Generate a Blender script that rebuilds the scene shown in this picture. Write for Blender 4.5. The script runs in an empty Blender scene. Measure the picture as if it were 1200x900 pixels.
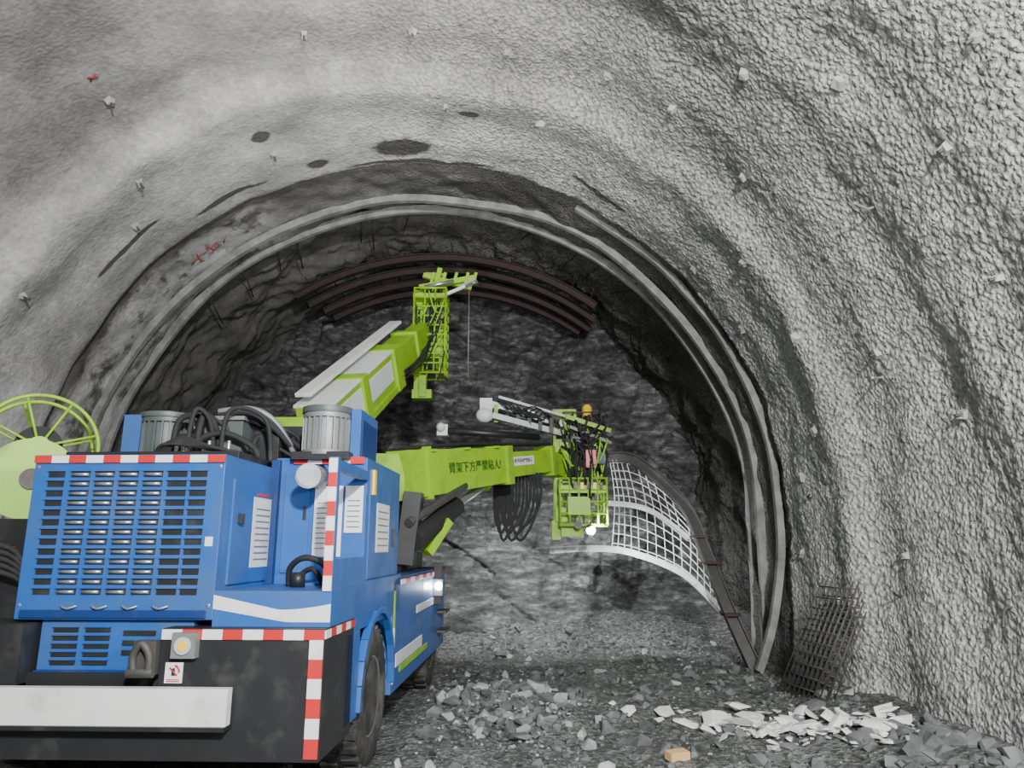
import bpy, bmesh, math, random
from mathutils import Vector, Matrix, noise
import numpy as np
random.seed(7)
V=Vector
scene=bpy.context.scene

# ------------------------------------------------------------------ materials
class NT:
    def __init__(s,name):
        s.m=bpy.data.materials.new(name); s.m.use_nodes=True
        s.t=s.m.node_tree; s.b=s.t.nodes['Principled BSDF']
    def n(s,typ,**k):
        x=s.t.nodes.new(typ)
        for a,v in k.items(): setattr(x,a,v)
        return x
    def l(s,a,b): s.t.links.new(a,b)
    def val(s,sock,v):
        if hasattr(v,'is_output') : s.l(v,sock)
        else: sock.default_value=v
    def math(s,op,a,b=0.0,c=None):
        x=s.n('ShaderNodeMath',operation=op); s.val(x.inputs[0],a); s.val(x.inputs[1],b)
        if c is not None: s.val(x.inputs[2],c)
        return x.outputs[0]
    def noise(s,vec,scale,detail=4,rough=.55):
        x=s.n('ShaderNodeTexNoise'); s.l(vec,x.inputs['Vector']); x.inputs['Scale'].default_value=scale
        x.inputs['Detail'].default_value=detail; x.inputs['Roughness'].default_value=rough
        return x.outputs[0]
    def mapr(s,v,a,b,c,d,sm=False):
        x=s.n('ShaderNodeMapRange'); s.l(v,x.inputs[0])
        if sm: x.interpolation_type='SMOOTHSTEP'
        for i,q in enumerate((a,b,c,d)): x.inputs[i+1].default_value=q
        return x.outputs[0]
    def mix(s,f,a,b,blend='MIX'):
        x=s.n('ShaderNodeMix',data_type='RGBA',blend_type=blend)
        s.val(x.inputs[0],f)
        for i,v in ((6,a),(7,b)):
            if hasattr(v,'is_output'): s.l(v,x.inputs[i])
            else: x.inputs[i].default_value=(*v,1) if len(v)==3 else v
        return x.outputs[2]
    def ramp(s,f,stops):
        x=s.n('ShaderNodeValToRGB'); s.l(f,x.inputs[0]); e=x.color_ramp.elements
        while len(e)<len(stops): e.new(.5)
        for el,(p,c) in zip(e,stops):
            el.position=p; el.color=(*c,1) if len(c)==3 else (c[0],)*3+(1,)
        return x.outputs[0]
    def bump(s,h,strength,dist,prev=None):
        x=s.n('ShaderNodeBump'); s.l(h,x.inputs['Height'])
        s.val(x.inputs['Strength'],strength); x.inputs['Distance'].default_value=dist
        if prev: s.l(prev,x.inputs['Normal'])
        return x.outputs[0]

def pm(name,col,rough=.5,metal=0,var=.15,scale=6,bump=0,bs=60,dirt=0,dcol=(.08,.075,.065),emit=None,coat=0):
    k=NT(name); co=k.n('ShaderNodeTexCoord').outputs['Object']
    f=k.noise(co,scale,4)
    c=k.mix(f,tuple(x*(1-var) for x in col),tuple(min(1,x*(1+var)) for x in col))
    if dirt:
        d=k.mapr(k.noise(co,scale*.6,6,.65),.62-dirt*.4,.85-dirt*.25,0,.8)
        c=k.mix(d,c,dcol)
        k.l(k.mapr(d,0,1,rough,.85),k.b.inputs['Roughness'])
    else: k.b.inputs['Roughness'].default_value=rough
    k.l(c,k.b.inputs['Base Color']); k.b.inputs['Metallic'].default_value=metal
    if coat: k.b.inputs['Coat Weight'].default_value=coat
    if bump: k.l(k.bump(k.noise(co,bs,3),bump,.01),k.b.inputs['Normal'])
    if emit:
        k.b.inputs['Emission Color'].default_value=(*emit[0],1); k.b.inputs['Emission Strength'].default_value=emit[1]
    return k.m

BLUE=pm('blue_paint',(.014,.095,.34),.45,0,.18,3,dirt=.42,dcol=(.055,.10,.19),coat=.1)
DBLUE=pm('dark_blue_paint',(.004,.03,.14),.5,0,.2,4,dirt=.2)
GREEN=pm('lime_green_paint',(.25,.47,.012),.5,0,.15,4,dirt=.30,dcol=(.11,.15,.04))
WHITE=pm('white_paint',(.66,.69,.66),.45,0,.08,4,dirt=.25,dcol=(.3,.3,.28))
BLACK=pm('black_paint',(.016,.017,.018),.45,0,.3,5,dirt=.2,dcol=(.05,.05,.046))
RUB=pm('black_rubber',(.013,.013,.014),.8,0,.3,9,dirt=.10)
TYRE=pm('tyre_rubber',(.02,.02,.02),.75,0,.3,9,bump=.3,dirt=.5,dcol=(.12,.115,.1))
GREY=pm('machine_grey',(.20,.21,.21),.5,.3,.2,8,dirt=.2)
DGREY=pm('motor_grey_green',(.08,.10,.095),.5,.2,.2,8,dirt=.2)
SILV=pm('bare_steel',(.5,.52,.54),.3,.8,.15,9,dirt=.1)
RED=pm('red_tape',(.50,.025,.025),.4,0,.12,6,dirt=.18)
TWHITE=pm('white_tape',(.70,.70,.70),.4,0,.06,6,dirt=.18)
YEL=pm('yellow_plastic',(.85,.55,.02),.4,0,.1,6)
RUST=pm('rusty_steel',(.045,.030,.027),.7,.4,.4,10,dirt=.3,dcol=(.08,.05,.04))
DSTEEL=pm('dark_steel',(.08,.08,.075),.6,.5,.3,10,dirt=.3,dcol=(.11,.07,.05))
MSTEEL=pm('mill_steel',(.14,.145,.14),.55,.5,.3,10,dirt=.4)
LSTEEL=pm('light_grey_steel',(.42,.44,.44),.5,.5,.25,10,dirt=.2)
WSTEEL=pm('bright_wire',(.62,.63,.62),.6,.0,.2,10)
PALE=pm('sprayed_rib_concrete',(.27,.272,.265),.85,0,.35,5,bump=.5,bs=40,dirt=.55,dcol=(.08,.08,.075))
LAMP=pm('lamp_glass',(.9,.95,1),.2,emit=((.9,.97,1),150))
GLASS=pm('lamp_lens',(.6,.65,.65),.15,.3)
REDP=pm('red_spray_paint',(.30,.04,.05),.7)
CARD=pm('orange_wood',(.60,.38,.17),.7)

# lining
def stain_mask(k,pos,c,r,w):
    x=k.n('ShaderNodeVectorMath',operation='SUBTRACT'); k.l(pos,x.inputs[0]); x.inputs[1].default_value=c
    y=k.n('ShaderNodeVectorMath',operation='DIVIDE'); k.l(x.outputs[0],y.inputs[0]); y.inputs[1].default_value=r
    z=k.n('ShaderNodeVectorMath',operation='LENGTH'); k.l(y.outputs[0],z.inputs[0])
    d=k.math('ADD',z.outputs['Value'],w)
    return k.mapr(d,.75,1.05,.95,0,True)
def lining_mat():
    k=NT('shotcrete_lining'); pos=k.n('ShaderNodeNewGeometry').outputs['Position']
    sp=k.n('ShaderNodeSeparateXYZ'); k.l(pos,sp.inputs[0]); X,Y,Z=sp.outputs
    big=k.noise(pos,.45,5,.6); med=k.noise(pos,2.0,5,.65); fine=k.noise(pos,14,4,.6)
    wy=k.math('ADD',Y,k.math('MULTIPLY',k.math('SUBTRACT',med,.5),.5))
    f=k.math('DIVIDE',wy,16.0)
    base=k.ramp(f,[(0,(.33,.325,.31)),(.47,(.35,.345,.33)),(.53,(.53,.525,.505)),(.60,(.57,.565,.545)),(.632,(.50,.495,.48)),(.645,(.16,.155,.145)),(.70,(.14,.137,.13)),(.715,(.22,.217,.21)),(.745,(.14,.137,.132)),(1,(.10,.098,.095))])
    rr=k.math('MULTIPLY',k.mapr(X,0,2.5,0,1,True),k.mapr(wy,10.4,10.1,0,1))
    base=k.mix(rr,base,(.56,.557,.545))
    ls=k.math('MULTIPLY',k.mapr(X,-3.6,-4.6,0,1,True),k.mapr(med,.40,.50,0,1))
    ls=k.math('MULTIPLY',ls,k.mapr(wy,11.9,12.3,1,0))
    ls=k.math('MULTIPLY',ls,k.mapr(wy,10.5,10.65,0,.9))
    base=k.mix(ls,base,(.52,.515,.50))
    bigf=k.mix(k.mapr(X,-1,2.5,0,.7),k.mapr(big,.32,.68,.56,1.18),(1,1,1))
    c=k.mix(1.0,base,bigf,'MULTIPLY')
    c=k.mix(1.0,c,k.mapr(med,.3,.75,.74,1.17),'MULTIPLY')
    c=k.mix(1.0,c,k.mapr(fine,.3,.7,.80,1.14),'MULTIPLY')
    w=k.math('MULTIPLY',k.math('SUBTRACT',med,.5),1.4)
    for ce,r in (((-1.65,9.75,7.45),(.44,.30,.7)),((-3.44,8.95,7.13),(.13,.14,.5)),((-.58,8.8,7.4),(.14,.10,.5)),((-2.9,9.9,7.3),(.2,.14,.5)),((-4.2,9.9,6.7),(.6,.07,.7)),((-.2,11.1,7.4),(1.2,.3,.8)),((-5.4,9.5,5.9),(.6,.06,.9)),((1.2,9.7,6.6),(.5,.08,.6)),((-1.4,10.15,7.5),(1.3,.06,.7))):
        c=k.mix(stain_mask(k,pos,ce,r,w),c,(.055,.053,.05))
    vo=k.n('ShaderNodeTexVoronoi',feature='SMOOTH_F1'); k.l(pos,vo.inputs['Vector']); vo.inputs['Scale'].default_value=21; vo.inputs['Smoothness'].default_value=.5
    rough=k.mapr(X,-3.5,1.5,.15,1.0,True)
    pit=k.math('MULTIPLY',k.mapr(vo.outputs['Distance'],.35,.75,0,.7),rough)
    c=k.mix(pit,c,k.mix(1.0,c,(.34,.34,.34),'MULTIPLY'))
    k.l(c,k.b.inputs['Base Color']); k.b.inputs['Roughness'].default_value=.88
    b1=k.bump(k.math('SUBTRACT',1.0,vo.outputs['Distance']),rough,.05)
    b2=k.bump(k.noise(pos,40,3),rough,.025,b1)
    b3=k.bump(med,.35,.10,b2)
    k.l(b3,k.b.inputs['Normal'])
    return k.m
def rock_mat():
    k=NT('slate_rock'); pos=k.n('ShaderNodeNewGeometry').outputs['Position']
    mp=k.n('ShaderNodeMapping'); k.l(pos,mp.inputs[0]); mp.inputs['Rotation'].default_value=(0,.75,0); mp.inputs['Scale'].default_value=(1,1,3.6)
    s=k.noise(mp.outputs[0],2.2,8,.72); p=k.noise(pos,.55,5,.6); fn=k.noise(pos,12,6,.7)
    c=k.ramp(s,[(.34,(.045,.047,.047)),(.48,(.105,.108,.106)),(.56,(.18,.184,.18)),(.68,(.44,.445,.43))])
    c=k.mix(1.0,c,k.mapr(p,.36,.64,.5,1.55),'MULTIPLY'); c=k.mix(1.0,c,k.mapr(fn,.3,.7,.6,1.35),'MULTIPLY')
    k.l(c,k.b.inputs['Base Color']); k.b.inputs['Roughness'].default_value=.55
    b=k.bump(s,.9,.12); b=k.bump(fn,.9,.05,b); k.l(b,k.b.inputs['Normal'])
    return k.m
def floor_mat():
    k=NT('muck_floor'); pos=k.n('ShaderNodeNewGeometry').outputs['Position']
    a=k.noise(pos,1.1,5,.65); fn=k.noise(pos,16,6,.75)
    vo=k.n('ShaderNodeTexVoronoi'); k.l(pos,vo.inputs['Vector']); vo.inputs['Scale'].default_value=22
    sp=k.n('ShaderNodeSeparateColor'); k.l(vo.outputs['Color'],sp.inputs[0])
    c=k.ramp(fn,[(.3,(.05,.052,.05)),(.5,(.12,.124,.12)),(.7,(.26,.265,.255))])
    c=k.mix(1.0,c,k.mapr(sp.outputs[0],0,1,.5,1.7),'MULTIPLY'); c=k.mix(1.0,c,k.mapr(a,.35,.65,.55,1.3),'MULTIPLY')
    k.l(c,k.b.inputs['Base Color']); k.b.inputs['Roughness'].default_value=.55
    b=k.bump(vo.outputs['Distance'],.8,.04); b=k.bump(fn,.8,.04,b); k.l(b,k.b.inputs['Normal'])
    return k.m
LIN=lining_mat(); ROCK=rock_mat(); FLO=floor_mat()
STONE=pm('broken_slate',(.13,.136,.134),.7,0,.6,5,bump=.6,bs=25,dirt=.45,dcol=(.05,.05,.05))
PSTONE=pm('broken_slate_pale',(.32,.33,.32),.7,0,.4,5,bump=.6,bs=25,dirt=.3,dcol=(.1,.1,.1))
SLAB=pm('broken_shotcrete_slab',(.72,.72,.68),.8,0,.2,5,bump=.5,bs=30,dirt=.25,dcol=(.3,.3,.28))

# ------------------------------------------------------------------ mesh helpers
class B:
    def __init__(s,name,mats):
        s.bm=bmesh.new(); s.name=name; s.mats=mats
    def mi(s,m):
        if m not in s.mats: s.mats.append(m)
        return s.mats.index(m)
    def box(s,lo,hi,m,M=None):
        x0,y0,z0=lo;x1,y1,z1=hi
        vs=[s.bm.verts.new((M@V(p)) if M else p) for p in ((x0,y0,z0),(x1,y0,z0),(x1,y1,z0),(x0,y1,z0),(x0,y0,z1),(x1,y0,z1),(x1,y1,z1),(x0,y1,z1))]
        i=s.mi(m)
        for f in ((3,2,1,0),(4,5,6,7),(0,1,5,4),(1,2,6,5),(2,3,7,6),(3,0,4,7)):
            s.bm.faces.new([vs[a] for a in f]).material_index=i
    def beam(s,p0,p1,w0,h0,m,w1=None,h1=None,up=V((0,0,1)),off=(0,0)):
        p0=V(p0);p1=V(p1);w1=w0 if w1 is None else w1;h1=h0 if h1 is None else h1
        d=(p1-p0).normalized()
        if abs(d.dot(up))>.98: up=V((0,1,0))
        sd=d.cross(up).normalized(); u=sd.cross(d)
        i=s.mi(m); rings=[]
        for p,w,h in ((p0,w0,h0),(p1,w1,h1)):
            c=p+sd*off[0]+u*off[1]
            rings.append([s.bm.verts.new(c+sd*a*w/2+u*b*h/2) for a,b in ((-1,-1),(1,-1),(1,1),(-1,1))])
        a,b=rings
        for q in range(4):
            r=(q+1)%4; s.bm.faces.new([a[q],a[r],b[r],b[q]]).material_index=i
        s.bm.faces.new(a[::-1]).material_index=i; s.bm.faces.new(b).material_index=i
    def ring(s,c,d,r,n,ref=None):
        d=d.normalized(); ref=ref or (V((0,0,1)) if abs(d.z)<.9 else V((1,0,0)))
        a=d.cross(ref).normalized(); b=d.cross(a)
        return [s.bm.verts.new(c+a*math.cos(t)*r+b*math.sin(t)*r) for t in [2*math.pi*q/n for q in range(n)]]
    def cyl(s,p0,p1,r0,m,r1=None,n=20):
        p0=V(p0);p1=V(p1);r1=r0 if r1 is None else r1
        a=s.ring(p0,p1-p0,r0,n);b=s.ring(p1,p1-p0,r1,n);i=s.mi(m)
        for q in range(n):
            r=(q+1)%n; f=s.bm.faces.new([a[q],a[r],b[r],b[q]]); f.material_index=i; f.smooth=True
        s.bm.faces.new(a[::-1]).material_index=i; s.bm.faces.new(b).material_index=i
    def tube(s,pts,r,m,n=8,sub=5,closed=False):
        P=[V(p) for p in pts]; N=len(P)
        if sub>1 and N>2:
            Q=[]
            rng=range(N if closed else N-1)
            for i in rng:
                g=lambda k:(P[k%N] if closed else P[max(0,min(N-1,k))])
                a,b,c,d=g(i-1),g(i),g(i+1),g(i+2)
                for q in range(sub):
                    t=q/sub
                    Q.append(.5*((2*b)+(c-a)*t+(2*a-5*b+4*c-d)*t*t+(3*b-a-3*c+d)*t**3))
            if not closed: Q.append(P[-1])
            P=Q
        rings=[];N=len(P);ref=None
        for k in range(N):
            d=(P[(k+1)%N]-P[k-1]) if closed else P[min(N-1,k+1)]-P[max(0,k-1)]
            d=d.normalized()
            if ref is None: ref=V((0,0,1)) if abs(d.z)<.9 else V((1,0,0))
            a=d.cross(ref).normalized(); b=d.cross(a)
            if abs(d.dot(ref))>.93:
                ref=b.copy(); a=d.cross(ref).normalized(); b=d.cross(a)
            rings.append([s.bm.verts.new(P[k]+a*math.cos(t)*r+b*math.sin(t)*r) for t in [2*math.pi*q/n for q in range(n)]])
        i=s.mi(m)
        for k in range(N if closed else N-1):
            a=rings[k];b=rings[(k+1)%N]
            o=min(range(n),key=lambda q:(b[q].co-a[0].co).length)
            for q in range(n):
                r2=(q+1)%n
                f=s.bm.faces.new([a[q],a[r2],b[(r2+o)%n],b[(q+o)%n]]); f.material_index=i; f.smooth=True
        if not closed:
            s.bm.faces.new(rings[0][::-1]).material_index=i; s.bm.faces.new(rings[-1]).material_index=i
    def ball(s,c,r,m,n=14,sc=(1,1,1)):
        M=Matrix.Translation(c)@Matrix.Diagonal((*[r*x for x in sc],1))
        res=bmesh.ops.create_uvsphere(s.bm,u_segments=n,v_segments=n//2+2,radius=1,matrix=M)
        i=s.mi(m)
        for v in res['verts']:
            for f in v.link_faces: f.material_index=i; f.smooth=True
    def lathe(s,c,axis,prof,m,n=36):
        c=V(c);axis=V(axis).normalized();i=s.mi(m);rs=[]
        for a,r in prof: rs.append(s.ring(c+axis*a,axis,max(r,.001),n))
        for k in range(len(rs)-1):
            for q in range(n):
                r2=(q+1)%n; f=s.bm.faces.new([rs[k][q],rs[k][r2],rs[k+1][r2],rs[k+1][q]]); f.material_index=i; f.smooth=True
        s.bm.faces.new(rs[0][::-1]).material_index=i; s.bm.faces.new(rs[-1]).material_index=i
    def done(s,parent=None,world=False,bevel=0):
        bmesh.ops.recalc_face_normals(s.bm,faces=s.bm.faces)
        me=bpy.data.meshes.new(s.name); s.bm.to_mesh(me); s.bm.free()
        for m in s.mats: me.materials.append(m)
        o=bpy.data.objects.new(s.name,me); scene.collection.objects.link(o)
        if parent:
            o.parent=parent
            if world: o.matrix_parent_inverse=parent.matrix_world.inverted()
        if bevel:
            b=o.modifiers.new('bev','BEVEL'); b.width=bevel; b.segments=2; b.limit_method='ANGLE'; b.angle_limit=math.radians(50)
        return o
def empty(name,loc=(0,0,0),rz=0):
    e=bpy.data.objects.new(name,None); scene.collection.objects.link(e); e.location=loc; e.rotation_euler=(0,0,rz); e.empty_display_size=.2
    bpy.context.view_layer.update(); return e
def grid(name,P,mat,flip=False,smooth=True):
    n,m=P.shape[:2]; vs=P.reshape(-1,3).tolist(); fs=[]
    for i in range(n-1):
        for j in range(m-1):
            a=i*m+j; q=(a,a+1,a+m+1,a+m); fs.append(q[::-1] if flip else q)
    me=bpy.data.meshes.new(name); me.from_pydata(vs,[],fs); me.materials.append(mat)
    me.polygons.foreach_set('use_smooth',[smooth]*len(me.polygons)); me.update()
    o=bpy.data.objects.new(name,me); scene.collection.objects.link(o); return o
def text(body,M,size,mat,name,parent=None,world=True):
    c=bpy.data.curves.new(name,'FONT'); c.body=body; c.size=size; c.extrude=.002; c.align_x='LEFT'; c.align_y='CENTER'
    c.materials.append(mat); o=bpy.data.objects.new(name,c); scene.collection.objects.link(o)
    if parent:
        o.parent=parent
        if world: o.matrix_parent_inverse=parent.matrix_world.inverted()
    o.matrix_basis=M; return o
def sstep(a,b,x):
    t=max(0,min(1,(x-a)/(b-a))); return t*t*(3-2*t)

# ------------------------------------------------------------------ tunnel lining
CX,CZ,R=-1.5,2.2,5.3
def radY(y):
    r=R+.022*math.sin(y*2*math.pi/1.25+.6)*sstep(10.5,9.5,y)+.03*math.sin(y*2.1)
    r+=.16*sstep(8.35,7.9,y)
    r+=.12*sstep(10.22,10.32,y)
    r+=.22*sstep(12.0,12.3,y)
    return r
def prof(s):
    L1=2.5; LA=math.pi*R; T=2*L1+LA; d=s*T
    if d<L1: z=-.3+d; return (CX+R-.12*((CZ-z)/2.5)**2, z, 1,0)
    if d>L1+LA: z=CZ-(d-L1-LA); return (CX-R+.12*((CZ-z)/2.5)**2, z,-1,0)
    a=(d-L1)/R; return (CX+R*math.cos(a),CZ+R*math.sin(a),math.cos(a),math.sin(a))
def wallpt(y,s,inset=0):
    x,z,nx,nz=prof(s); r=radY(y)-R-inset
    p=V((x,y,z)); r+=.09*noise.noise(p*.55)+.05*noise.noise(p*1.6+V((5,0,0)))
    return V((x+nx*r,y,z+nz*r)),V((nx,0,nz))
Ys=list(np.arange(-7,3,.35))+list(np.arange(3,10.3,.032))+list(np.arange(10.3,17.2,.055))
Ss=list(np.linspace(0,.5,380))+list(np.linspace(.5,1,170))[1:]; NS=len(Ss)
PR=[prof(s) for s in Ss]
P=np.zeros((len(Ys),NS,3))
N_=noise.noise
for i,y in enumerate(Ys):
    y=float(y); dr=radY(y)-R; rk=sstep(11.9,12.4,y); mid=sstep(10.2,10.4,y)
    for j in range(NS):
        x,z,nx,nz=PR[j]; p=V((x,y,z))
        right=sstep(-4,1.5,x)
        d=dr+.09*N_(p*.55)+.05*N_(p*1.6+V((5,0,0)))
        if y<10.5:
            d+=(.006+.010*right)*N_(p*6)-(.002+.019*right)*max(-.25,N_(p*16))
        if mid>0: d+=mid*.06*N_(p*3.1)
        if rk>0: d+=rk*(.22*N_(p*1.3+V((9,9,9)))+.14*abs(N_(p*3))+.05*N_(p*8))
        P[i,j]=(x+nx*d,y,z+nz*d)
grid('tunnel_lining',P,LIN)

# rock face
xs=np.arange(-7.6,4.6,.045); zs=np.arange(-.3,8.6,.045)
P=np.zeros((len(zs),len(xs),3))
for i,z in enumerate(zs):
    z=float(z)
    for j,x in enumerate(xs):
        x=float(x)
        sl=sstep(2.6,.0,z+.25*N_(V((x*.9,7,0))))
        y=16.2-1.0*sstep(4.5,0,z)-1.1*sl*sstep(4.5,.5,x)
        q=V((x*.8+z*.5,0,z*1.3-x*.5)); p=V((x,3.3,z)); ru=1-.6*sl
        y+=.45*N_(q*.45)+ru*(.20*abs(N_(q*1.2+V((3,1,0))))+.12*N_(q*3)+.09*N_(p*6)+.05*N_(p*12))
        st=N_(V((x*.5+z*.9,1.7,z*.25))*2.2); y+=ru*.20*(1 if st>.05 else 0)*min(1,abs(st-.05)*12)
        st=N_(V((x*1.1-z*.6,5.7,z*.5))*2.4); y+=ru*.12*(1 if st>.0 else 0)*min(1,abs(st)*14)
        y+=.9*math.exp(-((x-2.7)**2/.5+(z-.8)**2/.5))
        y=min(y,16.9)
        P[i,j]=(x,y,z)
grid('wall_rock_face',P,ROCK,flip=True)

# floor
xs=np.arange(-7.2,4.2,.06); ys=list(np.arange(-7,4,.4))+list(np.arange(4,16.4,.06))
P=np.zeros((len(ys),len(xs),3))
def floorz(x,y):
    p=V((x,y,0))
    z=.05*N_(p*.9)+.04*N_(p*2.6)+.022*N_(p*7)
    z+=.20*sstep(2.4,3.7,x)*sstep(11,8,y)+.45*sstep(13.2,15.2,y)
    z+=.12*math.exp(-((x+.05)**2/.6+(y-8.5)**2/.5))
    if x<-1.0 and y<10.5: z=min(z,.0)
    return z
for i,y in enumerate(ys):
    for j,x in enumerate(xs):
        P[i,j]=(x,y,floorz(x,y)+.02*N_(V((x,y,4))*14))
grid('floor',P,FLO)

# ------------------------------------------------------------------ rubble
def rocks(name,items,mats,tilt=.35):
    b=bmesh.new()
    for (c,s,flat,mi) in items:
        rot=Matrix.Rotation(random.uniform(0,6.28),3,'Z')@Matrix.Rotation(random.gauss(0,tilt),3,'X')@Matrix.Rotation(random.gauss(0,tilt),3,'Y')
        asp=random.uniform(.5,1)
        vs=[]
        for k in range(12):
            v=V((random.gauss(0,1),random.gauss(0,1),random.gauss(0,1))).normalized()
            v=V((v.x*s,v.y*s*asp,v.z*s*flat)); vs.append(b.verts.new(V(c)+rot@v))
        r=bmesh.ops.convex_hull(b,input=vs)
        for g in r['geom']:
            if isinstance(g,bmesh.types.BMFace): g.material_index=mi
        dead=[v for v in vs if v.is_valid and not v.link_faces]
        if dead: bmesh.ops.delete(b,geom=dead,context='VERTS')
    me=bpy.data.meshes.new(name); b.to_mesh(me); b.free()
    for m in mats: me.materials.append(m)
    o=bpy.data.objects.new(name,me); scene.collection.objects.link(o); return o
it=[]
pk=lambda:1 if random.random()<.13 else 0
for k in range(3600):
    x=random.uniform(-.95,3.6); y=random.uniform(6.0,14.2)
    s=min(.10,.010*random.paretovariate(1.6)); it.append(((x,y,floorz(x,y)+s*.1),s,random.uniform(.4,.9),pk()))
for k in range(520):
    x=random.gauss(-.05,.42); y=random.gauss(8.0,.6)
    if x<-.8: continue
    s=min(.12,.022*random.paretovariate(2.0)); it.append(((x,y,floorz(x,y)+s*.25),s,random.uniform(.4,.9),1 if random.random()<.3 else 0))
for k in range(120):
    x=random.uniform(-.5,3.2); y=min(14.3,random.gauss(13.3,.5))
    s=min(.13,.03*random.paretovariate(1.8)); it.append(((x,y,floorz(x,y)+s*.2),s,random.uniform(.4,.8),0))
rocks('rock_rubble',it,[STONE,PSTONE])
it=[]
for k in range(210):
    x=random.gauss(2.6,.48); y=7.25+ (x-2.75)*-.5+random.gauss(0,.33)
    if x>3.4: x=3.4
    s=min(.17,.033*random.paretovariate(1.4)); it.append(((x,y,floorz(x,y)+s*.12+random.uniform(0,.06)),s,random.uniform(.12,.28),0))
rocks('broken_shotcrete_pile',it,[SLAB],.26)
it=[]
for k in range(60):
    x=random.uniform(2.9,3.6); y=random.uniform(5.2,6.7); s=random.uniform(.04,.14)
    it.append(((x,y,floorz(x,y)+s*.3),s,.6,0))
rocks('fallen_rock_pile',it,[STONE])
b=B('wood_offcut',[]); b.box((-.09,-.05,0),(.09,.05,.07),CARD); o=b.done(bevel=.005); o.location=(1.33,6.35,floorz(1.33,6.35)+.0); o.rotation_euler=(.1,0,.4)

# ------------------------------------------------------------------ rock bolt heads
b=B('rock_bolt_heads',[]); 
PL=pm('bolt_plate',(.42,.42,.40),.8,.1,.4,8,dirt=.5)
for y in np.arange(3.2,10.1,1.05):
    for q in range(20):
        s=(q+.5*(int(y)%2))/19.5+random.uniform(-.012,.012)
        if s<.03 or s>.97 or random.random()<.28: continue
        yy=float(y)+random.uniform(-.28,.28); p,n=wallpt(yy,s)
        if p.x< -2.5 and random.random()<.6: continue
        tx=V((0,1,0)); tz=n.cross(tx).normalized(); a=random.uniform(0,1.5)
        e1=(tx*math.cos(a)+tz*math.sin(a)); e2=n.cross(e1)
        h=random.uniform(.035,.066); tl=(e1*random.uniform(-.4,.4)+e2*random.uniform(-.4,.4))*h
        base=[b.bm.verts.new(p+n*.06+e1*u*h+e2*v*h) for u,v in((-1.2,-1),(1,-1.2),(1,1),(-1,1.1))]
        top=[b.bm.verts.new(p-n*random.uniform(.03,.07)+tl+e1*u*h*.6+e2*v*h*.6) for u,v in((-1,-1),(1,-1),(1,1),(-1,1))]
        i=b.mi(PL)
        for k in range(4): b.bm.faces.new([base[k],base[(k+1)%4],top[(k+1)%4],top[k]]).material_index=i
        b.bm.faces.new(top).material_index=i
        if random.random()<.7: b.cyl(p+n*.02,p-n*random.uniform(.08,.13)+tl,.014,DSTEEL,n=8)
b.done()
b=B('protruding_rebar_stubs',[])
for (y,s,dx,dz,dy) in ((6.2,.235,-.16,.02,-.1),(7.3,.17,-.14,-.04,-.2),(6.0,.07,-.05,-.14,-.05),(7.6,.07,-.1,.05,-.15),(9.2,.12,-.05,.03,-.25),(8.5,.05,.0,.12,-.1)):
    p,n=wallpt(y,s); b.tube([p+n*.05,p-n*.06,p-n*.08+V((dx,dy,dz))],.012,LSTEEL if dx<-.12 else DSTEEL)
b.done()

# ------------------------------------------------------------------ steel ribs
def arc_rib(name,y,r,a0,a1,w,h,m,cx=CX,legs=True,flange=True,wob=.0,tilt=0):
    b=B(name,[]); pts=[]
    if legs: pts+= [(cx+r-.05,y,.0),(cx+r,y,1.1)]
    n=60
    for k in range(n+1):
        a=math.radians(a0+(a1-a0)*k/n); rr=r+wob*noise.noise(V((k*.15,y,0)))
        pts.append((cx+rr*math.cos(a),y+wob*2*noise.noise(V((k*.11,y,5))),CZ+rr*math.sin(a)))
    if legs: pts+= [(cx-r,y,1.1),(cx-r+.05,y,.0)]
    i=b.mi(m)
    def sweep(yo0,yo1,ro0,ro1):
        prev=None
        for k,p in enumerate(pts):
            d=(V(pts[min(k+1,len(pts)-1)])-V(pts[max(0,k-1)])).normalized(); nrm=d.cross(V((0,1,0))).normalized()
            if nrm.dot(V(p)-V((cx,y,CZ)))<0: nrm=-nrm
            rg=[b.bm.verts.new(V(p)+nrm*ro+V((0,yo,0))) for ro,yo in((ro0,yo0),(ro0,yo1),(ro1,yo1),(ro1,yo0))]
            if prev:
                for q in range(4): b.bm.faces.new([prev[q],prev[(q+1)%4],rg[(q+1)%4],rg[q]]).material_index=i
            else: b.bm.faces.new(rg).material_index=i
            prev=rg
        b.bm.faces.new(prev[::-1]).material_index=i
    if flange:
        sweep(-w/2,w/2,-h/2,-h/2+.02); sweep(-w/2,w/2,h/2-.02,h/2); sweep(-.01,.01,-h/2,h/2)
    else: sweep(-w/2,w/2,-h/2,h/2)
    return b.done()
arc_rib('shotcreted_arch_rib',10.62,5.36,-24,62,.10,.10,PALE,flange=False,wob=.03,legs=False)
arc_rib('shotcreted_arch_rib',11.42,5.33,0,180,.10,.12,PALE,flange=False,wob=.07)
arc_rib('shotcreted_arch_rib',12.05,5.40,0,180,.08,.14,PALE,flange=False,wob=.07)
for k,(y,a0,a1) in enumerate(((14.0,53,123),(14.55,52,122),(15.1,52,120),(15.55,54,119))):
    arc_rib('steel_arch_rib',y,5.30-.06*k,a0,a1,.12,.15,RUST,cx=-1.5,legs=False)
b=B('longitudinal_tie_bars',[])
for k in range(15):
    a=math.radians(55+64*k/14); r=5.40
    b.cyl((-1.5+r*math.cos(a),13.6+random.uniform(-.3,.3),CZ+r*math.sin(a)),(-1.5+r*math.cos(a),15.65,CZ+r*math.sin(a)),.014,RUST,n=6)
b.done()
b=B('spiling_bars',[])
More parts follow.
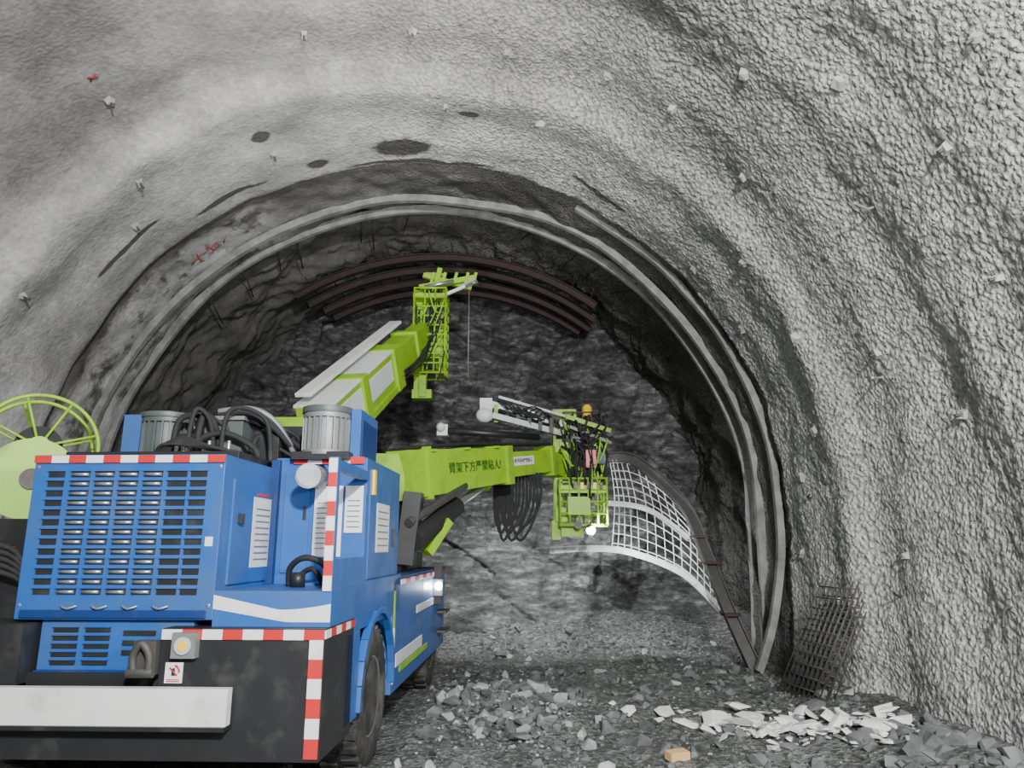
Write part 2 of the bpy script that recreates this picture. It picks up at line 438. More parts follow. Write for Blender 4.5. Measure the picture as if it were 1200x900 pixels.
for k in range(13):
    a=math.radians(20+125*random.random()); r=5.42
    b.cyl((CX+r*math.cos(a),12.0,CZ+r*math.sin(a)),(CX+(r+.05)*math.cos(a+.05),13.4+random.uniform(-.5,.4),CZ+(r+.05)*math.sin(a+.05)),.012,DSTEEL,n=6)
b.done()

# sidewall arch segment
e=empty('sidewall_arch_segment',(2.8,12.3,0))
b=B('i_beams',[])
def ibeam(pts,m,w=.14,h=.16,sub=6):
    P=[V(p) for p in pts];Q=[];N=len(P)
    for i in range(N-1):
        a,bb,c,d=P[max(0,i-1)],P[i],P[i+1],P[min(N-1,i+2)]
        for q in range(sub):
            t=q/sub; Q.append(.5*((2*bb)+(c-a)*t+(2*a-5*bb+4*c-d)*t*t+(3*bb-a-3*c+d)*t**3))
    Q.append(P[-1])
    for i in range(len(Q)-1):
        up=V((0,1,0)).cross(Q[i+1]-Q[i]).normalized(); dd=(Q[i+1]-Q[i])*.02
        b.beam(Q[i]-dd,Q[i+1]+dd,.02,h*.9,m,up=up)
        for sg in(-1,1): b.beam(Q[i]-dd,Q[i+1]+dd,w,.018,m,up=up,off=(0,sg*h/2))
    return Q
QA=ibeam([(1.75,13.0,3.25),(2.2,12.8,3.15),(2.84,12.2,2.39),(3.05,11.7,1.57),(3.2,11.2,.78),(3.41,10.8,.02)],DSTEEL)
QC=ibeam([(.66,12.9,1.63),(1.4,12.8,1.66),(2.02,12.6,1.59),(2.80,12.3,1.26),(3.31,12,.71)],LSTEEL,.09,.09)  # paler steel than the near rib: lamplit look put into the colour
QB=ibeam([(1.67,12.8,2.43),(2.1,12.7,2.38),(2.48,12.6,2.23),(2.94,12.3,1.81)],LSTEEL,.07,.07)  # same lamplit tone painted on this rib
for c in ((3.08,11.6,1.45),(3.22,11.15,.72),(3.0,11.9,1.85)): b.box((c[0]-.12,c[1]-.12,c[2]-.02),(c[0]+.12,c[1]+.12,c[2]+.02),RUST)
b.done(e,True)
b=B('wire_mesh',[])
A=[QA[int(k)] for k in np.linspace(0,18,16)]; C=[QC[int(k)] for k in np.linspace(9,24,16)]
for k in range(16): b.tube([A[k],(A[k]+C[k])/2+V((.08,.05,.05)),C[k]],.009,WSTEEL,n=5)
for t in np.linspace(.06,.94,10):
    b.tube([A[k].lerp(C[k],t)+V((.08,.05,.05))*(1-abs(2*t-1)) for k in range(16)],.009,WSTEEL,n=5,sub=2)
b.done(e,True)

b=B('reinforcing_mesh_sheets',[])
for s_ in range(4):
    o0=V((2.98+.05*s_,8.75-.06*s_,.06)); lg=V((.52-.04*s_,-.30+.05*s_,1.28-.10*s_)); wd=V((.12,-.62,.0))
    for k in range(8): b.cyl(o0+wd*k/7,o0+wd*k/7+lg,.008,DSTEEL,n=5)
    for k in range(11): b.cyl(o0+lg*(k+.3)/11,o0+lg*(k+.3)/11+wd,.008,DSTEEL,n=5)
b.done()
b=B('red_spray_mark',[])
def wmark(y,s,strokes,sc):
    for st in strokes:
        pts=[]
        for (u,v) in st:
            p,n=wallpt(y+v*sc*0.6,s-u*sc*-.047,.012); pts.append(p)
        b.tube(pts,.010,REDP,n=5)
wmark(11.0,.66,[[(0,0),(1,.2)],[(.5,-.6),(.4,.8)],[(0,.6),(.9,1)],[(1.2,-.5),(1.3,.9),(.9,1.2)],[(-.6,0),(-.3,.7)],[(1.0,.0),(1.8,.3)]],.28)
wmark(7.0,.645,[[(0,0),(1,1)],[(0,1),(1,0)]],.09)
b.done()

# ------------------------------------------------------------------ RIG
rig=empty('arch_installation_rig',(-2.55,4.86,0),math.radians(-2.2))
def tapeH(b,x0,x1,y,z0,z1,n,start=0,th=.012,xf=None):
    for k in range(n):
        a=x0+(x1-x0)*k/n;c=x0+(x1-x0)*(k+1)/n
        b.box((a,y-th,z0),(c,y,z1),RED if (k+start)%2==0 else TWHITE)
def tapeV(b,x0,x1,y,z0,z1,n,start=0,th=.012):
    for k in range(n):
        a=z0+(z1-z0)*k/n;c=z0+(z1-z0)*(k+1)/n
        b.box((x0,y-th,a),(x1,y,c),RED if (k+start)%2==0 else TWHITE)
b=B('chassis_and_bumper',[])
b.box((-1.0,.1,.45),(1.0,5.6,1.2),DBLUE)
b.box((.38,-.10,.44),(1.40,.62,1.20),BLACK)
b.box((-1.42,-.10,.86),(-.52,.62,1.22),BLACK)
b.box((-1.42,-.10,.44),(.38,.5,.70),BLACK)
b.box((-1.5,-.20,.655),(.86,-.13,.865),WHITE)
b.box((-1.5,-.22,.63),(.86,-.10,.655),BLACK)
b.box((-.52,.0,.70),(.38,.4,.92),BLACK)
for x in (-1.05,.30):
    b.box((x-.07,-.15,.93),(x+.07,-.08,1.13),DSTEEL)
    b.tube([(x-.045,-.17,.95),(x-.05,-.18,1.05),(x,-.19,1.12),(x+.05,-.18,1.05),(x+.045,-.17,.95)],.024,DSTEEL,n=8)
    b.cyl((x-.08,-.17,.95),(x+.08,-.17,.95),.03,DSTEEL)
tapeH(b,.38,1.40,-.10,1.135,1.195,8,1)
tapeV(b,1.31,1.395,-.10,.46,1.135,6,0)
for k in range(6):
    a=-.1+.72*k/6; b.box((1.40,a,1.14),(1.408,a+.12,1.19),RED if k%2 else TWHITE)
b.box((.47,-.16,1.03),(.62,-.10,1.18),GREY); b.cyl((.545,-.165,1.105),(.545,-.175,1.105),.052,GLASS); b.cyl((.545,-.17,1.105),(.545,-.178,1.105),.03,YEL)
b.box((.42,-.106,.88),(.53,-.10,1.0),TWHITE)
b.box((-1.42,.10,.70),(-.52,.5,.86),BLACK)
b.done(rig,bevel=.008)
b=B('bumper_pictogram',[])
b.tube([(.475+.036*math.cos(t),-.110,.948+.036*math.sin(t)) for t in [k*math.pi/8 for k in range(16)]],.006,RED,n=5,sub=1,closed=True)
b.tube([(.450,-.11,.972),(.500,-.11,.924)],.005,RED,n=5)
b.ball((.475,-.108,.960),.009,BLACK); b.box((.464,-.112,.925),(.486,-.107,.952),BLACK)
for z in (.898,.888): b.box((.435,-.110,z),(.515,-.106,z+.005),RED)
b.done(rig)

b=B('engine_hood',[])
b.box((-.66,0,1.24),(.64,1.15,2.30),BLUE)
b.box((-.50,.05,.86),(.50,1.1,1.26),BLUE)
b.box((-.50,.02,.90),(.40,.05,.93),DBLUE)
b.box((-.62,-.015,1.25),(.60,0,1.30),DBLUE)
for z in (1.33,2.22):
    for x in (-.63,.61): b.cyl((x,-.008,z),(x,0,z),.012,SILV,n=8)
b.done(rig,bevel=.015)
b=B('hood_reflective_tape',[])
tapeH(b,-.66,.64,-.002,2.245,2.295,11,0)
tapeH(b,.80,1.36,.888,2.33,2.385,5,0)
b.done(rig)
b=B('hood_louvres',[])
cols=[-.50,-.335,-.17,-.005,.16,.325,.47]
for ci,x in enumerate(cols):
    for r in range(13):
        z=1.40+r*.063
        w=.055 if ci in(0,6) else .064
        b.box((x-w,-.004,z-.006),(x+w,.003,z+.034),BLACK)
        if 1<=ci<=4:
            b.cyl((x-w+.010,-.010,z+.012),(x+w-.010,-.010,z+.012),.011,SILV,n=8)
        b.box((x-w-.004,-.016,z+.033),(x+w+.004,.0,z+.040),BLUE)
for x in (-.33,-.12):
    for r in range(5):
        z=.96+r*.05; b.box((x-.08,.040,z),(x+.08,.052,z+.030),BLACK); b.box((x-.084,.030,z+.029),(x+.084,.05,z+.034),BLUE)
for r in range(3):
    b.box((.05,.040,1.02+r*.06),(.26,.052,1.05+r*.06),BLACK)
for x in np.linspace(-.3,.3,4): b.tube([(x-.05,-.01,1.325),(x,-.03,1.31),(x+.05,-.01,1.325)],.008,SILV,n=6)
b.box((.55,-.004,1.70),(.60,0,1.76),TWHITE)
b.done(rig)
b=B('hood_side_panel',[])
b.box((.64,.15,1.45),(.655,1.0,2.15),BLUE)
b.box((.655,.50,1.55),(.658,.86,2.05),TWHITE)
for k in range(9): b.box((.658,.55,1.60+k*.045),(.660,.82,1.612+k*.045),GREY)
b.box((.655,.24,1.85),(.68,.30,1.92),BLACK)
b.box((.655,.56,2.06),(.657,.80,2.08),RED)
b.done(rig,bevel=.004)
b=B('rear_cabinet',[])
b.box((.64,.0,1.20),(1.40,.90,1.42),BLUE)
b.box((.66,.90,1.20),(1.38,2.25,2.38),BLUE)
b.box((.64,.84,1.42),(.70,.9,2.36),DBLUE)
b.box((1.34,.0,1.42),(1.40,.06,2.28),BLUE)
b.box((1.345,.06,2.20),(1.395,.90,2.27),BLUE)
b.box((1.36,.06,1.42),(1.40,.90,1.62),BLUE)
tapeV(b,1.342,1.398,-.001,1.42,2.27,9,1)
b.box((.98,.885,1.62),(1.20,.898,2.16),TWHITE)
b.box((1.22,.885,1.80),(1.36,.898,2.16),TWHITE)
for k in range(10): b.box((1.0,.882,1.68+k*.038),(1.17,.886,1.688+k*.038),GREY)
for k in range(6): b.box((1.24,.882,1.84+k*.04),(1.34,.886,1.85+k*.04),GREY)
b.box((.74,.885,1.50),(.94,.897,2.28),BLUE)
b.box((.90,.87,1.9),(.92,.89,2.0),BLACK)
b.box((1.38,1.0,1.45),(1.39,2.15,2.30),BLUE)
b.box((1.39,1.25,1.65),(1.394,1.75,2.05),TWHITE)
for k in range(6): b.box((1.393,1.3,1.70+k*.055),(1.396,1.7,1.712+k*.055),GREY)
b.box((1.39,1.9,1.7),(1.41,1.94,1.85),BLACK)
b.box((1.38,1.05,2.1),(1.41,1.12,2.3),YEL)
b.done(rig,bevel=.010)
b=B('white_swoosh',[]); i=b.mi(WHITE); n=20; top=[];bot=[]
for k in range(n+1):
    t=k/n; x=.64+.76*t
    zt=1.395-.16*t+.30*max(0,t-.55)**1.3; zb=1.31-.08*min(1,t*1.6)
    top.append(b.bm.verts.new((x,-.004,min(1.415,zt)))); bot.append(b.bm.verts.new((x,-.004,zb)))
for k in range(n): b.bm.faces.new([bot[k],bot[k+1],top[k+1],top[k]]).material_index=i
b.done(rig)
b=B('control_hoses',[])
b.tube([(.95,.5,1.43),(.97,.45,1.55),(1.08,.4,1.62),(1.2,.45,1.58),(1.27,.5,1.44)],.022,RUB)
b.tube([(1.0,.6,1.43),(1.02,.55,1.5),(1.12,.5,1.54),(1.2,.5,1.43)],.02,RUB)
b.cyl((1.03,.45,1.42),(1.03,.45,1.52),.05,BLACK)
b.cyl((1.05,.50,2.20),(1.03,.80,2.22),.085,GREY); b.cyl((1.052,.47,2.20),(1.05,.50,2.20),.092,LSTEEL); b.cyl((1.053,.465,2.2),(1.052,.47,2.20),.078,GLASS); b.cyl((1.03,.8,2.22),(1.02,.9,2.3),.03,BLACK)
b.done(rig)
b=B('side_body',[])
for sx in (1,-1):
    X0,X1=(1.02,1.40) if sx>0 else (-1.40,-1.02)
    b.box((X0,.62,1.10),(X1,2.35,1.44),BLUE)
    b.box((X0,.45,.50),(X1,.82,1.10),BLUE)
    b.box((X0,2.02,.42),(X1,5.6,1.40),BLUE)
    xs_=1.40 if sx>0 else -1.408
    for (y0,y1,z0,z1,m) in ((2.2,3.7,.62,.74,WHITE),(2.4,4.1,.55,.61,GREEN),(3.3,4.6,1.0,1.08,WHITE)):
        b.box((xs_,y0,z0),(xs_+.008,y1,z1),m)
    for k in range(12): b.box((xs_,2.35+k*.26,1.34),(xs_+.008,2.61+k*.26,1.39),RED if k%2 else TWHITE)
    for k in range(5): b.box((xs_,2.05,.5+k*.16),(xs_+.01,2.11,.66+k*.16),GREEN if k>2 else TWHITE)
b.box((-1.4,2.2,1.34),(1.4,5.6,1.42),DBLUE)
for z in (.62,.86): b.box((1.40,4.9,z),(1.52,5.3,z+.03),DSTEEL)
b.box((1.40,4.55,1.0),(1.5,4.6,1.5),BLACK); b.box((1.40,4.5,1.1),(1.52,4.62,1.3),GREY)
b.cyl((1.47,4.50,1.22),(1.47,4.485,1.22),.045,LAMP)
b.box((-1.40,1.1,1.44),(-.66,2.2,2.2),BLUE)
pts=[(1.40,1.42+.62*math.cos(t),.53+.66*math.sin(t)) for t in [math.pi*k/12 for k in range(13)]]
for k in range(12): b.beam(pts[k],pts[k+1],.06,.05,BLUE)
b.done(rig,bevel=.012)
b=B('wheels',[])
def wheel(c,sx):
    c=V(c);ax=V((sx,0,0))
    b.lathe(c,ax,[(-.16,.33),(-.17,.42),(-.15,.50),(-.08,.525),(.08,.525),(.15,.50),(.17,.42),(.165,.33),(.14,.30)],TYRE,40)
    b.lathe(c,ax,[(.13,.31),(.15,.30),(.12,.27),(.06,.22),(.05,.12),(.12,.11),(.13,.07),(.135,.0)],GREY,32)
    for k in range(10):
        t=2*math.pi*k/10; p=c+V((sx*.06,math.cos(t)*.165,math.sin(t)*.165)); b.cyl(p,p+ax*.03,.016,SILV,n=6)
    for k in range(26):
        t=2*math.pi*k/26
        for sd in(-1,1):
            tt=t+(.12 if sd>0 else 0); p=c+V((sd*.085,math.cos(tt)*.525,math.sin(tt)*.525)); d=V((0,math.cos(tt),math.sin(tt)))
            b.beam(p-d*.02,p+d*.012,.13,.05,TYRE,up=V((0,-math.sin(tt),math.cos(tt))))
for sx in (1,-1):
    wheel((sx*1.22,1.42,.53),sx); wheel((sx*1.20,4.75,.53),sx)
b.cyl((-1.1,1.42,.53),(1.1,1.42,.53),.12,BLACK); b.cyl((-1.1,4.75,.53),(1.1,4.75,.53),.12,BLACK)
b.done(rig)

b=B('deck_machinery',[])
b.box((-.66,.3,2.30),(.6,1.3,2.36),BLACK)
b.box((-.72,1.2,2.0),(.66,2.4,2.42),DBLUE)
def motor(p0,p1,r,m):
    p0=V(p0);p1=V(p1);d=(p1-p0).normalized(); b.cyl(p0,p1,r*.88,m,n=28)
    L=(p1-p0).length
    for k in range(22):
        t=2*math.pi*k/22; rf=V((0,0,1)) if abs(d.z)<.9 else V((1,0,0)); a=d.cross(rf).normalized(); c=d.cross(a)
        o=(a*math.cos(t)+c*math.sin(t))*r*.93; b.beam(p0+d*L*.12+o,p1-d*L*.12+o,.012,r*.16,m,up=o.normalized())
    b.cyl(p0,p0+d*L*.12,r,m,n=28); b.cyl(p1-d*L*.12,p1,r,m,n=28); b.cyl(p0-d*.03,p0,r*.7,m,r1=r*.95,n=28)
    b.cyl(p1,p1+d*.06,r*.5,m,n=20)
motor((-.28,.95,2.38),(-.28,.95,2.70),.20,DGREY)
b.cyl((-.28,.95,2.70),(-.28,.95,2.74),.21,DGREY,n=28)
b.box((-.56,.8,2.34),(-.42,1.1,2.72),BLUE)
b.box((-.08,.7,2.36),(.10,1.1,2.55),BLACK)
b.box((.12,.75,2.34),(.42,1.15,2.66),DGREY); b.box((.10,.72,2.66),(.44,1.18,2.69),GREY)
b.box((.46,.9,2.34),(.66,1.2,2.60),BLACK)
for k in range(9):
    b.cyl((-.02+.05*k,.62,2.36),(-.02+.05*k,.62,2.44+.02*(k%3)),.016,SILV,n=8); b.box((-.04+.05*k,.60,2.36),(0+.05*k,.66,2.40),DSTEEL)
random.seed(3)
for k in range(18):
    x0=random.uniform(-.1,.5);x1=x0+random.uniform(.1,.45);h=random.uniform(2.48,2.74);y0=random.uniform(.5,1.1)
    b.tube([(x0,y0,2.36),(x0+.02,y0+.02,h-.05),((x0+x1)/2,y0+.05,h),(x1,y0+.1,h-.1),(x1+.03,y0+.15,2.34)],random.choice((.014,.018,.024)),RUB)
for k in range(6):
    x0=-.15+.02*k; b.tube([(x0,.55,2.37),(x0+.1,.5,2.44+.01*k),(x0+.35,.5,2.42),(x0+.55,.6,2.38)],.014,RUB)
for k in range(3):
    b.tube([(.2,.8,2.74-.03*k),(.45,.8,2.76-.03*k),(.62,.85,2.68-.03*k),(.74,.95,2.48),(.76,1.05,2.36)],.024,GREY if k==0 else RUB)
motor((1.02,.98,2.40),(1.02,.98,2.74),.19,GREY)
b.cyl((1.02,.98,2.74),(1.02,.98,2.79),.20,DGREY,n=28)
b.box((.80,.8,2.36),(1.25,1.15,2.42),BLACK)
b.box((1.22,.95,2.10),(1.30,1.55,2.78),BLUE); b.box((1.08,1.3,2.38),(1.24,1.6,2.78),BLUE)
b.box((1.302,1.0,2.15),(1.306,1.5,2.7),DBLUE)
b.box((.3,1.6,2.4),(.9,2.2,2.75),BLACK)
b.done(rig,bevel=.004)

b=B('cable_reel',[])
c=V((-1.19,.75,2.46)); ax=V((.62,-.78,0)).normalized(); t1=V((0,0,1)); t2=ax.cross(t1)
for o in (.0,-.34):
    cc=c+ax*o
    b.tube([cc+(t1*math.cos(t)+t2*math.sin(t))*.41 for t in [k*math.pi/12 for k in range(24)]],.016,GREEN,sub=2,closed=True)
    for k in range(8):
        t=k*2*math.pi/8+.3; b.cyl(cc,cc+(t1*math.cos(t)+t2*math.sin(t))*.41,.010,GREEN,n=8)
b.cyl(c-ax*.36,c+ax*.03,.08,GREEN); b.cyl(c-ax*.30,c-ax*.04,.17,RUB)
i=b.mi(GREEN); prev=None
for k in range(15):
    t=math.pi*(.60+.62*k/14*1.1)
    d=(t1*math.cos(t)+t2*math.sin(t))
    r=[b.bm.verts.new(c+d*.45+ax*.06),b.bm.verts.new(c+d*.45-ax*.42)]
    if prev: b.bm.faces.new([prev[0],prev[1],r[1],r[0]]).material_index=i
    prev=r
b.cyl(c+ax*.10+V((-.03,0,-.26)),c+ax*.13+V((-.03,0,-.26)),.31,GREEN,n=40)
b.cyl(c+ax*.13+V((-.03,0,-.26)),c+ax*.15+V((-.03,0,-.26)),.08,DSTEEL,n=24)
b.box((-1.38,.6,1.44),(-.84,1.1,1.90),BLACK)
b.box((-1.42,.3,1.22),(-.68,.62,1.5),BLACK)
for k in range(5):
    b.tube([(-1.4,.25,1.45+.05*k),(-1.15,.15,1.57+.04*k),(-.85,.2,1.5+.04*k),(-.78,.3,1.4)],.02,RUB)
b.tube([(-1.42,.3,1.7),(-1.2,.2,1.74),(-.9,.25,1.68)],.014,RED)
b.done(rig)

b=B('boom_turrets',[])
b.box((-1.1,3.3,1.42),(1.15,5.2,1.62),BLACK)
b.cyl((.95,3.85,1.42),(.95,3.85,2.35),.26,BLACK); b.box((.72,3.55,2.2),(1.18,4.1,2.75),GREEN)
b.cyl((-.05,3.6,1.42),(-.05,3.6,2.95),.28,BLACK); b.box((-.32,3.35,2.7),(.25,3.95,3.15),GREEN)
b.box((-.7,2.5,1.42),(.6,3.4,2.35),DBLUE)
for k in range(8):
    y=3.0+.1*k; b.tube([(.8+.04*k,y,1.5),(1.0+.03*k,y+.1,1.9+.03*k),(1.05,y+.3,2.2),(1.0,y+.5,2.4)],.02,RUB)
b.done(rig,bevel=.01)

def lerp(a,c,t): return V(a).lerp(V(c),t)
b=B('lower_boom',[])
p0=V((-1.30,8.4,2.50));p1=V((.54,11.5,3.02)); d=(p1-p0).normalized(); n=V((d.y,-d.x,0)).normalized(); u=n.cross(d)
m1=p0.lerp(p1,.62)
b.beam(p0,m1,.36,.56,GREEN,.32,.48); b.beam(m1-d*.1,p1,.26,.36,GREEN,.26,.34)
b.beam(m1-d*.12,m1+d*.03,.40,.54,GREEN); b.beam(p0+d*.3,p0+d*.36,.42,.62,GREEN)
b.beam(p1-d*.08,p1+d*.02,.34,.46,GREEN)
for t in (.1,.3,.5): b.beam(lerp(p0,p1,t)+u*.26,lerp(p0,p1,t+.03)+u*.26,.42,.03,GREEN)
b.beam(m1+d*.06+n*.134+u*.04,m1+d*.75+n*.134+u*.04,.006,.13,TWHITE)
for k in range(4): b.tube([p0+u*.3+n*(.1-.07*k),p0.lerp(p1,.3)+u*.32+n*(.1-.07*k),p0.lerp(p1,.6)+u*.3+n*(.1-.07*k),p1+u*.26+n*(.1-.07*k)],.02,RUB)
b.cyl(V((-1.10,8.3,1.75)),V((-.72,9.4,2.20)),.12,RUB,n=24); b.cyl(V((-.72,9.4,2.20)),V((-.38,10.1,2.52)),.055,SILV); b.ball(V((-.38,10.1,2.53)),.1,GREEN)
b.cyl(V((-1.15,8.2,1.95)),V((-.6,9.3,2.45)),.05,DSTEEL)
b.beam(V((-1.2,8.4,1.5)),V((-1.12,8.4,2.3)),.2,.3,BLACK)
b.beam(V((-1.0,8.7,1.62)),V((-.78,8.9,2.0)),.14,.10,GREEN)
for k in range(10):
    q=V((-.26+.03*k,10.9,2.78)); w=.10+.022*k; dz=.80+.10*(k%3)
    b.tube([q,q+V((.0,.0,-dz*.6)),q+V((w*.5,0,-dz)),q+V((w+.1,.0,-dz*.6)),q+V((w+.12,.05,.0))],.020,RUB,n=7)
b.done(rig,True,bevel=.01)
M=Matrix((( d.x,u.x,n.x,0),(d.y,u.y,n.y,0),(d.z,u.z,n.z,0),(0,0,0,1)))
DGREEN=pm('dark_green_lettering',(.03,.10,.02),.5)
tp=p0.lerp(p1,.20)+n*.186+u*(.02)
text('臂架下方严禁站人!',Matrix.Translation(tp)@M,.150,DGREEN,'boom_warning_text',rig)
tp=m1+d*.09+n*.140+u*.04
text('作业半径内严禁站人',Matrix.Translation(tp)@M,.066,BLACK,'boom_sign_text',rig)

def cage(b,lo,hi,nx,nz,m,r=.014):
    x0,y0,z0=lo;x1,y1,z1=hi
    for y in (y0,y1):
        for k in range(nx+1): x=x0+(x1-x0)*k/nx; b.cyl((x,y,z0),(x,y,z1),r,m,n=6)
        for k in range(nz+1): z=z0+(z1-z0)*k/nz; b.cyl((x0,y,z),(x1,y,z),r,m,n=6)
    for x in (x0,x1):
        for k in range(nz+1): z=z0+(z1-z0)*k/nz; b.cyl((x,y0,z),(x,y1,z),r,m,n=6)
        b.cyl((x,(y0+y1)/2,z0),(x,(y0+y1)/2,z1),r,m,n=6)
b=B('lower_boom_manipulator',[])
h=V((.98,12.0,2.80)); T=Matrix.Translation(h)
def bx(lo,hi,m): b.box(lo,hi,m,T)
def pt(*a): return h+V(a)
b.beam(p1-d*.05,h+V((-.2,-.1,.15)),.26,.34,GREEN)
bx((-.30,-.15,-.75),(-.16,.1,.75),GREEN); bx((-.16,-.2,.0),(.1,.15,.5),GREEN); bx((.1,-.25,.1),(.34,.1,.45),DSTEEL)
bx((-.28,-.12,.75),(.5,.05,.86),GREEN); bx((-.2,-.2,.5),(.45,.0,.56),GREEN); bx((.40,-.2,-.1),(.5,.0,.8),GREEN)
bx((.20,-.46,.12),(.36,-.34,.40),RED); bx((.38,-.45,.18),(.5,-.35,.36),DBLUE)
bx((.02,-.3,.55),(.3,-.1,.72),DGREY); b.cyl(pt(.0,-.2,.95),pt(.45,-.15,.62),.05,SILV); b.cyl(pt(-.25,-.2,.66),pt(.5,-.25,.66),.04,BLACK)
b.cyl(pt(-.1,-.3,.62),pt(.52,-.3,.60),.035,SILV)
b.beam(pt(-.1,-.4,.95),pt(.62,-.35,.72),.07,.07,GREEN); b.beam(pt(-.05,-.42,.78),pt(.62,-.38,.52),.05,.05,MSTEEL)
cage(b,pt(-.22,-.45,-.78),pt(.52,.35,-.05),5,4,GREEN,.017)
bx((-.22,-.45,-.80),(.52,.35,-.76),GREEN)
bx((-.24,-.46,-.28),(.53,-.44,-.16),GREEN); bx((-.1,-.47,-.62),(.25,-.44,-.34),GREEN); bx((.0,-.2,-.5),(.35,.1,-.1),DSTEEL)
for k in range(5):bx((.0+.1*k,-.50,-.22),(.05+.1*k,-.46,-.12),YEL if k%2 else BLACK)
bx((-.34,-.2,-1.0),(-.2,.1,-.7),GREEN); bx((-.2,-.3,-.95),(.15,.0,-.82),GREEN); bx((-.28,-.25,-.72),(-.05,-.05,-.5),GREEN)
b.cyl(pt(.28,.0,1.02),pt(.28,.0,1.15),.085,YEL); b.ball(pt(.28,0,1.15),.085,YEL); b.cyl(pt(.28,0,.85),pt(.28,0,1.02),.03,BLACK)
bx((-.3,.02,.86),(.1,.14,1.15),GREEN); cage(b,pt(-.12,-.1,.86),pt(.5,.15,1.08),4,2,DSTEEL,.012)
b.beam(pt(-1.42,-.35,1.18),pt(-.1,-.1,.86),.12,.11,LSTEEL); b.beam(pt(-1.30,-.5,.95),pt(-.15,-.2,.70),.10,.09,LSTEEL)
b.beam(pt(-1.2,-.38,1.28),pt(-.1,-.15,1.00),.04,.04,LSTEEL); b.cyl(pt(-1.2,-.42,1.05),pt(-.3,-.2,.80),.035,BLACK)
b.cyl(pt(-1.0,-.44,1.12),pt(-.2,-.25,.92),.03,SILV)
b.box((-.10,-.1,-.12),(.10,.1,.12),WHITE,Matrix.Translation(pt(-1.40,-.4,1.12))); b.ball(pt(-1.42,-.52,.95),.14,WHITE,18,(1,.8,.85))
for t in (.15,.3,.45,.6,.75,.9): b.beam(pt(-1.42+1.2*t,-.4,1.20-.3*t),pt(-1.42+1.2*t,-.35,.90-.22*t),.06,.06,DSTEEL if t>.2 else GREEN)
for k in range(5): b.tube([pt(-1.2+.1*k,-.45,1.2-.03*k),pt(-.9+.1*k,-.5,1.0-.03*k),pt(-.6+.05*k,-.45,1.1-.03*k),pt(-.2,-.3,.8)],.014,RUB,n=6)
b.cyl(pt(-2.0,-1.0,.63),pt(-.55,-.5,.60),.055,BLACK); b.box((-.08,-.1,-.08),(.08,.1,.09),WHITE,Matrix.Translation(pt(-2.04,-1.0,.62))); b.ball(pt(-2.06,-1.12,.66),.07,WHITE)
random.seed(5)
for k in range(54):
    x0=random.uniform(-.25,.55);x1=random.uniform(-.2,.55);z0=random.uniform(.2,1.0);z1=z0-random.uniform(.1,.7);y=random.uniform(-.42,-.2)
    b.tube([pt(x0,y+.1,z0),pt(x0+.03,y-.05,(z0+z1)/2+.1),pt((x0+x1)/2,y-.06,z1-.1),pt(x1,y+.1,z1)],random.choice((.012,.016,.02)),RUB if k%4 else GREEN,n=6,sub=4)
b.cyl(pt(.05,-.50,-.78),pt(.05,-.44,-.78),.06,BLACK); b.cyl(pt(.24,-.46,-.84),pt(.24,-.54,-.86),.075,BLACK); b.cyl(pt(.24,-.541,-.86),pt(.24,-.549,-.86),.068,LAMP)
b.done(rig,True)

b=B('upper_boom',[])
q0=V((-2.25,8.3,3.02));q1=V((-1.55,12.0,5.30)); d1=(q1-q0).normalized(); n1=V((d1.y,-d1.x,0)).normalized(); u1=n1.cross(d1)
mm=q0.lerp(q1,.55)
b.beam(q0,mm,.46,.56,GREEN,.44,.50); b.beam(q0-d1*.4,mm,.52,.10,GREEN,.48,.10,off=(0,-.28)); b.beam(q0,mm,.50,.04,WHITE,.46,.04,off=(0,.28))
b.beam(q0+d1*.1,mm-d1*.3,.47,.34,WHITE,.455,.30,off=(0,.03))
b.beam(mm-d1*.25,mm+d1*.05,.54,.64,GREEN); b.beam(q0+d1*.9,q0+d1*1.1,.54,.64,GREEN)
b.beam(mm,q0.lerp(q1,.8),.36,.42,GREEN); b.beam(q0.lerp(q1,.78),q0.lerp(q1,.81),.44,.5,GREEN); b.beam(q0.lerp(q1,.8),q1,.28,.34,GREEN)
b.beam(q0+u1*.42-n1*.1,q0.lerp(q1,.78)+u1*.42-n1*.1,.20,.05,WHITE)
b.cyl(q0-u1*.5+n1*.1,q0.lerp(q1,.4)-u1*.36,.09,BLACK)
for k in range(3): b.tube([mm+n1*.26+u1*(-.1-.06*k),q0.lerp(q1,.7)+n1*.26+u1*(-.14-.05*k),q0.lerp(q1,.85)+n1*.24+u1*(-.1-.06*k),q1+n1*.2],.014,RUB)
b.done(rig,True,bevel=.01)
b=B('upper_boom_manipulator',[])
h=V((-1.42,12.2,5.15)); T=Matrix.Translation(h)
bx((-.26,-.1,-.95),(-.14,.1,.95),GREEN); bx((.16,-.1,-.55),(.26,.1,.95),GREEN)
cage(b,pt(-.26,-.35,-.6),pt(.28,.2,.9),3,9,GREEN,.018)
bx((-.1,-.15,-.3),(.2,.1,.1),GREEN); bx((-.05,-.2,.25),(.18,0,.6),DGREY); bx((-.28,-.36,.72),(.3,.22,.80),GREEN)
bx((-.28,-.15,-1.0),(.05,.1,-.85),GREEN); bx((-.16,-.2,-.98),(-.04,.0,-.6),GREEN)
bx((-.32,-.2,.1),(-.1,.1,.3),GREEN)
b.beam(pt(-.2,-.2,.95),pt(.78,-.1,1.18),.09,.09,GREEN); b.beam(pt(-.15,-.1,1.22),pt(.7,.0,1.02),.08,.08,GREEN); b.beam(pt(-.12,0,1.28),pt(.25,0,1.26),.08,.05,GREEN)
